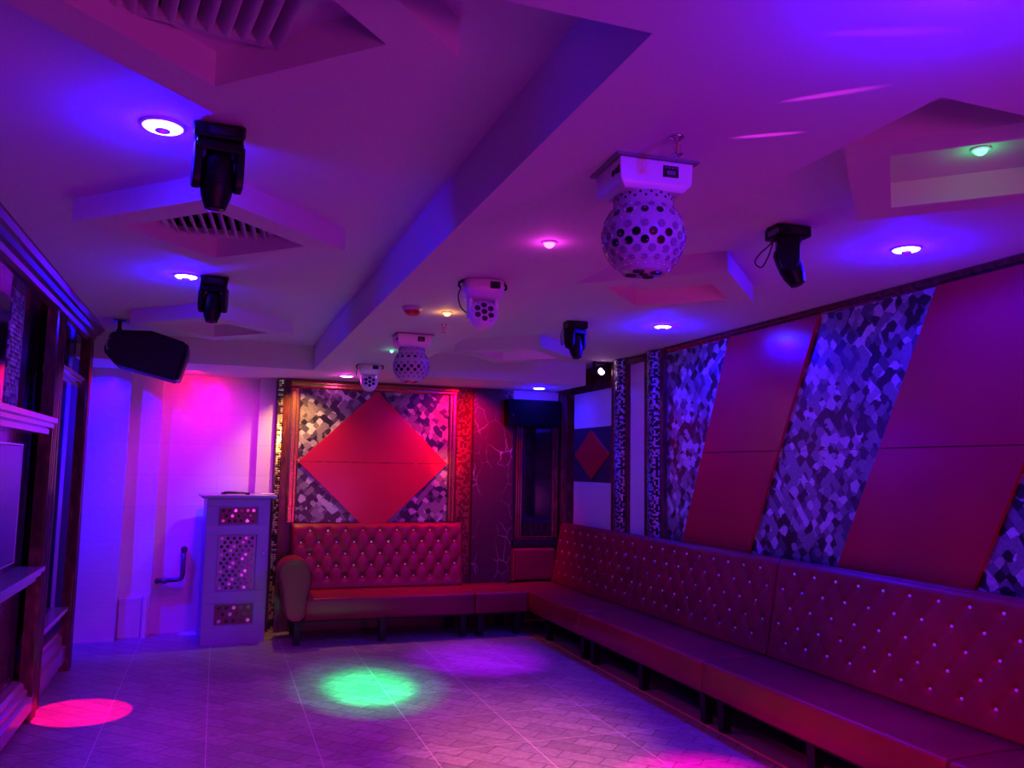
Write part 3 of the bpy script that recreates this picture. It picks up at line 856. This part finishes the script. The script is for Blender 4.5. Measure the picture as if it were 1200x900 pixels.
# ------------------------------------------------------------------ sofas
def tuft(L, zb, zt, su, rows, z_first, sv, thick, lean, round_top=.05, crease=.020, dimple=.00035):
    """back cushion in local frame: x along length 0..L, front face at y=0 leaning back (+y) with height, z up.
       returns builder and list of button points"""
    nu = max(8, int(L/.0115)); nv = int((zt-zb)/.0115)
    n = int((L-.10)/su) ; off = (L - (n-1)*su)/2
    btn = []
    for r in range(rows):
        z = z_first - r*sv
        if r % 2 == 0: xs = [off + k*su for k in range(n)]
        else: xs = [off + (k-.5)*su for k in range(n+1) if .03 < off + (k-.5)*su < L-.03]
        btn += [(x, z, r) for x in xs]
    zlo, zhi = z_first-(rows-1)*sv, z_first
    def surf(u, v):
        x, z = u*L, zb + v*(zt-zb)
        y0 = lean*(z-zb)/(zt-zb)
        a = (x-off)/su + (z-z_first)/(2*sv); b = (x-off)/su - (z-z_first)/(2*sv)
        q = abs(math.sin(PI*a)*math.sin(PI*b))**.5
        m = 1.0
        if z < zlo: m = max(0, 1-(zlo-z)/(sv*.7))
        if z > zhi: m = max(0, 1-(z-zhi)/(sv*.8))
        d = crease*(1-q)*m
        for bx, bz, _ in btn:
            if abs(bx-x) < .05 and abs(bz-z) < .05:
                d += .016*math.exp(-((bx-x)**2+(bz-z)**2)/dimple)
        # rounded ends and top
        ed = min(x, L-x); re = .03
        if ed < re: d += re - math.sqrt(max(0, re*re-(re-ed)**2))
        tp = zt - z
        if tp < round_top: d += round_top - math.sqrt(max(0, round_top**2-(round_top-tp)**2))
        return Vector((x, y0 + d, z))
    def build(b):
        V = [[b.verts.new(surf(i/nu, j/nv)) for i in range(nu+1)] for j in range(nv+1)]
        for j in range(nv):
            for i in range(nu): b.faces.new((V[j][i],V[j][i+1],V[j+1][i+1],V[j+1][i]))
        yb = thick + lean
        tops = [b.verts.new((min(max(V[nv][i].co.x,0),L), yb, zt)) for i in range(nu+1)]
        bots = [b.verts.new((V[0][i].co.x, thick, zb)) for i in range(nu+1)]
        for i in range(nu):
            b.faces.new((V[nv][i],V[nv][i+1],tops[i+1],tops[i]))
            b.faces.new((V[0][i+1],V[0][i],bots[i],bots[i+1]))
            b.faces.new((tops[i],tops[i+1],bots[i+1],bots[i]))
        b.faces.new([V[j][0] for j in range(nv+1)] + [tops[0], bots[0]])
        b.faces.new(([V[j][nu] for j in range(nv+1)] + [tops[nu], bots[nu]])[::-1])
    def at(x, z): return lean*(z-zb)/(zt-zb)
    return build, [(x, at(x, z), z) for x, z, _ in btn]

_btn = None
def button_mesh():
    global _btn
    if _btn is None:
        bm = bmesh.new()
        Mx = Matrix.Rotation(R(90), 4, 'X')
        lathe(bm, [(.0095,0),(.0095,.003),(.0065,.007),(0,.0085)], 12, Mx)
        bmesh.ops.recalc_face_normals(bm, faces=bm.faces)
        _btn = bpy.data.meshes.new('button'); bm.to_mesh(_btn); bm.free(); _btn.materials.append(M['crystal'])
    return _btn
def add_buttons(parent, pts, sink=.030):
    for x, y, z in pts:
        o = bpy.data.objects.new('button', button_mesh()); COL.objects.link(o)
        o.parent = parent; o.location = (x, y + sink, z)

def seat_block(x0, x1, y0, y1, z0=.222, z1=.42):
    """seat cushion with softened upholstered edges"""
    def f(b):
        r = .028
        prof = []
        # cross-section in (y,z), front edge at y0
        prof.append((y1, z0)); prof.append((y0+.012, z0)); prof.append((y0, z0+.012))
        prof.append((y0-.004, (z0+z1)*.5))
        for k in range(6):
            a = PI/2*k/5
            prof.append((y0 + r - r*math.cos(a), z1 - r + r*math.sin(a)))
        prof.append(((y0+y1)*.5, z1+.008)); prof.append((y1, z1))
        xs = [x0, x0+.004, x0+.012, x0+.03]+[x0+.03+(x1-x0-.06)*k/12 for k in range(1,12)]+[x1-.03, x1-.012, x1-.004, x1]
        sh = [.014,.006,.002,0]+[0]*11+[0,.002,.006,.014]
        cy, cz = (y0+y1)/2, (z0+z1)/2
        rows = []
        for x, s in zip(xs, sh):
            rows.append([b.verts.new((x, y + (s if y < cy else -0), z - (s if z > cz else 0))) for y, z in prof])
        n = len(prof)
        for r0, r1 in zip(rows, rows[1:]):
            for i in range(n):
                j = (i+1) % n; b.faces.new((r0[i], r0[j], r1[j], r1[i]))
        b.faces.new(rows[0]); b.faces.new(rows[-1][::-1])
    return f

def legs(t, spots, h=.222, w=.034):
    for x, y in spots:
        def f(b):
            ext = ((-1,-1),(1,-1),(1,1),(-1,1))
            v0 = [b.verts.new((x+a*w*.82, y+c*w*.82, 0)) for a, c in ext]; v1 = [b.verts.new((x+a*w, y+c*w, h)) for a, c in ext]
            b.faces.new(v0[::-1]); b.faces.new(v1)
            for k in range(4): b.faces.new((v0[k],v0[(k+1)%4],v1[(k+1)%4],v1[k]))
        part('leg', f, M['black_plastic'], t, bevel=.003)

def underframe(t, x0, x1, y0, y1, z0=.205, z1=.224):
    part('underframe', lambda b: box(b, x0, x1, y0, y1, z0, z1), M['black_matt'], t)

# module of the long side sofa; local x runs along its length, local -y is the front. rot +90deg: local x -> world +Y, local y -> world -X ; so use rot -90: x->-Y, y->+X
GS = 'tufted red sofa sections along the side wall'
def side_module(L, y_far, label):
    t = thing('tufted_sofa', label, 'sofa', (2.95, y_far, 0), R(-90), GS)
    part('seat', seat_block(.003, L-.003, 0, .60), M['leather'], t, smooth=True)
    bld, btn = tuft(L-.006, .425, 1.045, .187, 5, .965, .108, .035, .11, crease=.006)
    bk = part('backrest', bld, M['leather'], t, smooth=True, loc=(.003,.475,0))
    add_buttons(bk, btn, .016)
    underframe(t, .02, L-.02, .03, .60)
    legs(t, [(.10,.10),(L*.5,.10),(L-.10,.10),(.10,.55),(L-.10,.55)])
    return t
side_module(1.82, 8.27, 'tufted red leather sofa section along the side wall closest to the corner')
s0 = side_module(1.85, 6.45, 'middle tufted red sofa section below the first patterned and red panels')
s3 = copy_tree(s0); s3.location = (2.95,4.60,0); s3['label'] = 'tufted red sofa section below the large red slanted panel'
s4 = copy_tree(s0); s4.location = (2.95,2.75,0); s4['label'] = 'tufted red sofa section of which only the seat end shows at the frame corner'

# back sofa with one rolled arm
bs = thing('rolled_arm_sofa', 'tufted red leather sofa with a rolled arm below the large red diamond', 'sofa', (.80,7.66,0))
part('seat', seat_block(.0, 1.60, 0, .62), M['leather'], bs, smooth=True)
bld, btn = tuft(1.72, .425, 1.045, .172, 5, .975, .112, .05, .08, .06, .011, .0009)
bk = part('backrest', bld, M['leather'], bs, smooth=True, loc=(-.085,.54,0))
add_buttons(bk, btn, .022)
def arm(b):
    # outline seen from the front (x,z), rolled outward at the top
    pts = [(.02,.215),(.02,.42),(.045,.5),(.06,.58),(.055,.66),(.02,.73),(-.05,.775),(-.13,.775),(-.20,.74),(-.24,.68),(-.235,.61),(-.21,.55),(-.195,.45),(-.175,.33),(-.15,.215)]
    ys = [(-.015,.90),(-.03,.97),(-.02,1.0),(.1,1.0),(.3,1.0),(.56,1.0)]
    cx, cz = -.06, .45
    rows = []
    for y, s in ys:
        rows.append([b.verts.new((cx+(x-cx)*s, y, cz+(z-cz)*s)) for x, z in pts])
    n = len(pts)
    for r0, r1 in zip(rows, rows[1:]):
        for i in range(n):
            j = (i+1) % n; b.faces.new((r0[i], r0[j], r1[j], r1[i]))
    b.faces.new(rows[0]); b.faces.new(rows[-1][::-1])
ar = part('armrest', arm, M['leather'], bs, smooth=True)
sub = ar.modifiers.new('soft', 'SUBSURF'); sub.levels = 2; sub.render_levels = 2
underframe(bs, -.08, 1.59, .03, .60)
legs(bs, [(-.05,.08),(.72,.08),(1.50,.08),(-.05,.55),(1.50,.55)])
# corner seat
co = thing('corner_seat', 'backless red leather corner seat joining the back and side sofas', 'sofa', (2.405,7.66,0))
part('seat', seat_block(0, .54, 0, .66), M['leather'], co, smooth=True)
underframe(co, .02,.53,.03,.62)
legs(co, [(.07,.08),(.45,.08),(.07,.58),(.45,.58)])
# plain low backrest under the black glass
cb = thing('low_backrest', 'plain red leather backrest pad under the black glass panel', 'backrest pad', (3.0,8.28,.43))
def pad(b): box(b, .02,.50,.0,.115,0,.34)
part('pad', pad, M['leather'], cb, bevel=.03, seg=4)
part('side_roll', lambda b: box(b, .0,.035,-.005,.118,0,.34), M['leather'], cb, bevel=.012)

# ------------------------------------------------------------------ podium
pd = thing('dj_podium', 'lilac lacquered podium with perforated mirror insets before the tiled wall', 'podium', (.205,7.98,0), R(4))
W, D, H = .275, .26, 1.30
def carc(b):
    box(b, -W, W, .012, D*2, 0, H)
part('carcass', carc, M['podium'], pd)
def fr2(b):
    # door frame with three openings
    zs = [(0,.19),(.375,.475),(1.045,1.085),(1.245,H)]
    zs = [(0,.155),(.36,.46),(.97,1.055),(1.225,H)]
    for z0, z1 in zs: box(b, -W, W, -.008, .012, z0, z1)
    for z0, z1, w in ((.155,.36,.135),(.46,.97,.135),(1.055,1.225,.135)):
        box(b, -W, -W+w-.03, -.008,.012, z0, z1); box(b, W-w+.03, W, -.008,.012, z0, z1)
dr = part('front_frame', fr2, M['podium'], pd, bevel=.003)
M['inset_wine'] = plain('wine_inset', (.11,.03,.06), .3)
M['inset_lilac'] = plain('lilac_inset', (.24,.17,.36), .25)
M['mirror_dot'] = plain('mirror_dot', (.5,.45,.6), .12, metal=1)
def inset(name, z0, z1, mat, rows, cols, r, stag=True, wd=.165):
    o = part(name, lambda b: box(b, -wd, wd, .002, .0118, z0, z1), mat, pd)
    for i in range(rows):
        z = z0 + (z1-z0)*(i+.5)/rows
        n = cols if i % 2 == 0 else cols-1
        for k in range(n):
            x = (k-(n-1)/2)*(2*wd/(cols+.25))
            mir = (i*7+k*5) % 4 == 0
            part('mirror_disc' if mir else 'dark_hole', lambda b: cyl(b, (x,.004,z),(x,.0005,z), r, seg=12), M['mirror_dot' if mir else 'black_glass'], o)
inset('lower_inset', .17,.345, M['inset_wine'], 3, 5, .017)
inset('centre_inset', .475,.955, M['inset_lilac'], 13, 6, .0145)
inset('upper_inset', 1.07,1.21, M['inset_wine'], 3, 6, .015)
part('top_slab', lambda b: box(b, -W-.05, W+.06, -.045, D*2+.02, H, H+.028), M['podium'], pd, bevel=.006)
part('knob', lambda b: lathe(b, [(0,0),(.007,0),(.007,.01),(.013,.014),(.012,.024),(0,.026)], 16, Matrix.Translation((W-.04,-.008,.80)) @ Matrix.Rotation(R(90),4,'X')), M['chrome'], pd, smooth=True)
part('plinth', lambda b: box(b, -W, W, -.012, .0, 0, .04), M['podium'], pd)
# flat things lying on the podium
cbl = thing('coiled_cable', 'dark cable loosely coiled on the podium top', 'cable', (.16,8.13,H+.028))
pts = []
for k in range(70):
    a = k*.32; rr = .085 + .012*math.sin(k*.9)
    pts.append((math.cos(a)*rr*1.2, math.sin(a)*rr*.7, .008 + .004*math.sin(k*.5) + .0002*k))
part('cord', lambda b: tube(b, pts, .004, 6), M['black_cable'], cbl)
part('plug', lambda b: box(b, .10,.14,-.01,.012,.0,.018), M['black_plastic'], cbl, bevel=.003)
tag(part('folded_cloth', lambda b: box(b, .40,.52,8.05,8.25,H+.028,H+.04), M['white_plastic'], bevel=.004), 'small white folded paper on the podium edge by the sofa', 'paper')

# ------------------------------------------------------------------ pipework and stub at the tiled wall
pp = thing('water_pipe', 'grey elbow pipe fixed to the tiled wall left of the podium', 'pipe', (-.26,8.60,0))
def pipe(b):
    tube(b, [(0,-.045,.80),(0,-.045,.56),(-.005,-.045,.53),(-.02,-.045,.512),(-.05,-.045,.505),(-.24,-.045,.495)], .021, 12)
part('pipe_run', pipe, M['pipe'], pp, smooth=True)
def fit(b):
    cyl(b, (0,-.045,.77),(0,-.045,.81), .028, seg=16); cyl(b, (-.14,-.045,.499),(-.18,-.045,.497), .028, seg=16)
    cyl(b, (0,-.045,.795),(0,0,.795), .024, seg=16); cyl(b, (-.22,-.045,.495),(-.22,0,.495), .024, seg=16)
part('pipe_fitting', fit, M['pipe'], pp)
st = thing('boxed_pipe_cover', 'low tiled pipe box in the recess of the tiled wall', 'pipe cover', (-.66,8.50,0))
def stb(b):
    box(b, -.13,.06,-.05,-.001,0,.36)
part('casing', stb, M['wall_tile'], st, bevel=.004)
part('upright_pipe', lambda b: cyl(b, (.09,-.05,0),(.09,-.05,.38), .026, seg=16), M['white_plastic'], st, smooth=False)
tag(part('cement_heap', lambda b: lathe(b, [(.10,0),(.07,.012),(.03,.02),(0,.022)], 14, Matrix.Translation((-.17,8.52,0)) @ Matrix.Diagonal((1.1,.5,1,1))), M['white_plastic'], smooth=True), 'small pale heap of cement at the foot of the tiled wall', 'debris')

# ------------------------------------------------------------------ lamps with aimed beams
RED = (1,.0,.06); WARM = (1,.42,.08); GREEN = (.0,1,.22); VIO = (.38,.0,1)
# green beam from the white moving head to the dance floor, with wide halo
lamp('beam_green', 'SPOT', (1.13,3.46,2.20), GREEN, 6000, (1.13,6.14,0), .012, 13, 1)
lamp('beam_green', 'SPOT', (1.13,3.46,2.20), GREEN, 900, (1.13,6.10,0), .012, 21, 1)
lamp('beam_green_halo', 'SPOT', (1.14,6.78,2.2), (.03,.8,.5), 30, (1.12,6.12,0), .02, 46, 1)
# red disc by the media wall
lamp('beam_red_disc', 'SPOT', (-.08,5.00,2.42), (1,.0,.12), 1700, (-.74,6.05,0), .008, 12.5, .05)
# violet pool
lamp('beam_violet', 'SPOT', (2.42,5.40,2.42), VIO, 1000, (2.2,6.80,0), .02, 28, 1)
# salmon / pink pools near the camera
lamp('beam_salmon', 'SPOT', (1.12,2.02,2.12), (1,.22,.08), 1500, (1.75,4.45,0), .03, 30, 1)
lamp('beam_pink', 'SPOT', (2.36,3.0,2.4), (1,.0,.30), 1400, (2.45,3.78,0), .02, 24, .9)
lamp('beam_magenta', 'SPOT', (-.05,2.8,2.4), (.85,.0,.5), 130, (-.3,6.3,0), .05, 40, 1)
# warm lamp at the left end of the back soffit, red one at its right end
lamp('beam_warm', 'SPOT', (.63,8.06,2.41), WARM, 80, (.80,8.4,1.45), .02, 112, 1)
lamp('beam_red_wall', 'SPOT', (2.46,7.90,2.40), (1,.0,.02), 130, (2.36,8.4,1.7), .02, 128, 1)
lamp('beam_red_tip', 'SPOT', (1.9,7.2,2.40), (1,.16,.02), 130, (2.24,8.4,1.62), .01, 15, 1)
# tiled wall: magenta from above, blue on the pier
lamp('beam_tiles', 'SPOT', (-.05,7.75,2.38), (.80,.0,.80), 60, (-.05,8.6,1.5), .05, 110, 1)
lamp('beam_tiles_red', 'SPOT', (-.25,8.12,2.43), (1,.0,.08), 13, (-.25,8.6,2.36), .02, 110, 1)
lamp('beam_pier', 'SPOT', (-.98,8.02,2.40), (.002,.0,1), 620, (-1.0,8.33,1.95), .01, 110, 1)
# red wash over the sofa fronts
lamp('beam_sofa', 'SPOT', (-.05,2.8,2.38), (1,.0,.08), 190, (2.9,3.0,.1), .03, 42, 1)
# laser like beams grazing the low ceiling
for tx, ty, sx, sy, sz in ((1.24,1.18,-.9,2.15,2.2),(1.31,1.43,-.05,2.70,2.26),(1.32,1.68,-.05,2.62,2.26)):
    lamp('beam_streak', 'SPOT', (sx,sy,sz), (1,.03,1), 320 if sx < -.5 else 700, (tx,ty,LO+.004), .001, 1, 1)
lamp('coffer_red', 'POINT', (2.33,3.78,2.665), (1,.0,.1), .45, size=.02)
lamp('coffer_violet', 'POINT', (2.40,6.45,2.665), (.55,.0,1), 1.0, size=.02)
# room wash: added fill spots below the balls, unseen fill points behind the camera
lamp('ball_fill', 'SPOT', (1.118,2.03,2.12), (1,.015,.60), 150, (1.0,2.2,0), .12, 125, .8)
lamp('ball_fill', 'SPOT', (1.165,5.24,2.12), (1,.015,.60), 95, (1.0,5.24,0), .12, 125, .8)
lamp('hall_fill', 'POINT', (2.3,-2.3,.9), (.95,.035,.68), 125, size=.3)
lamp('hall_fill', 'POINT', (.2,-2.3,.9), (.85,.04,.75), 70, size=.3)

# ------------------------------------------------------------------ world, camera, view
w = bpy.data.worlds.new('World'); SC.world = w; w.use_nodes = True
w.node_tree.nodes['Background'].inputs[0].default_value = (.12,.02,.2,1)
w.node_tree.nodes['Background'].inputs[1].default_value = .3

cam = bpy.data.cameras.new('camera'); co_ = bpy.data.objects.new('camera', cam); COL.objects.link(co_)
cam.sensor_fit = 'HORIZONTAL'; cam.sensor_width = 36; cam.lens = 956.0/1200*36
A = ((0.94099705,0.05177233,0.33443113),(-0.33796903,0.09306393,0.93654474),(0.01736362,-0.9943132,0.10507033))
mx = Matrix(((A[0][0],-A[0][1],-A[0][2],0),(A[1][0],-A[1][1],-A[1][2],0),(A[2][0],-A[2][1],-A[2][2],1.6),(0,0,0,1)))
co_.matrix_world = mx
cam.clip_start = .02
SC.camera = co_
SC.view_settings.view_transform = 'Standard'; SC.view_settings.look = 'None'
SC.view_settings.exposure = 0; SC.view_settings.gamma = 1; SC.view_settings.use_curve_mapping = False
SC.cycles.use_denoising = True
SC.cycles.max_bounces = 8; SC.cycles.diffuse_bounces = 5
SC.cycles.sample_clamp_indirect = 6
SC.cycles.use_adaptive_sampling = False
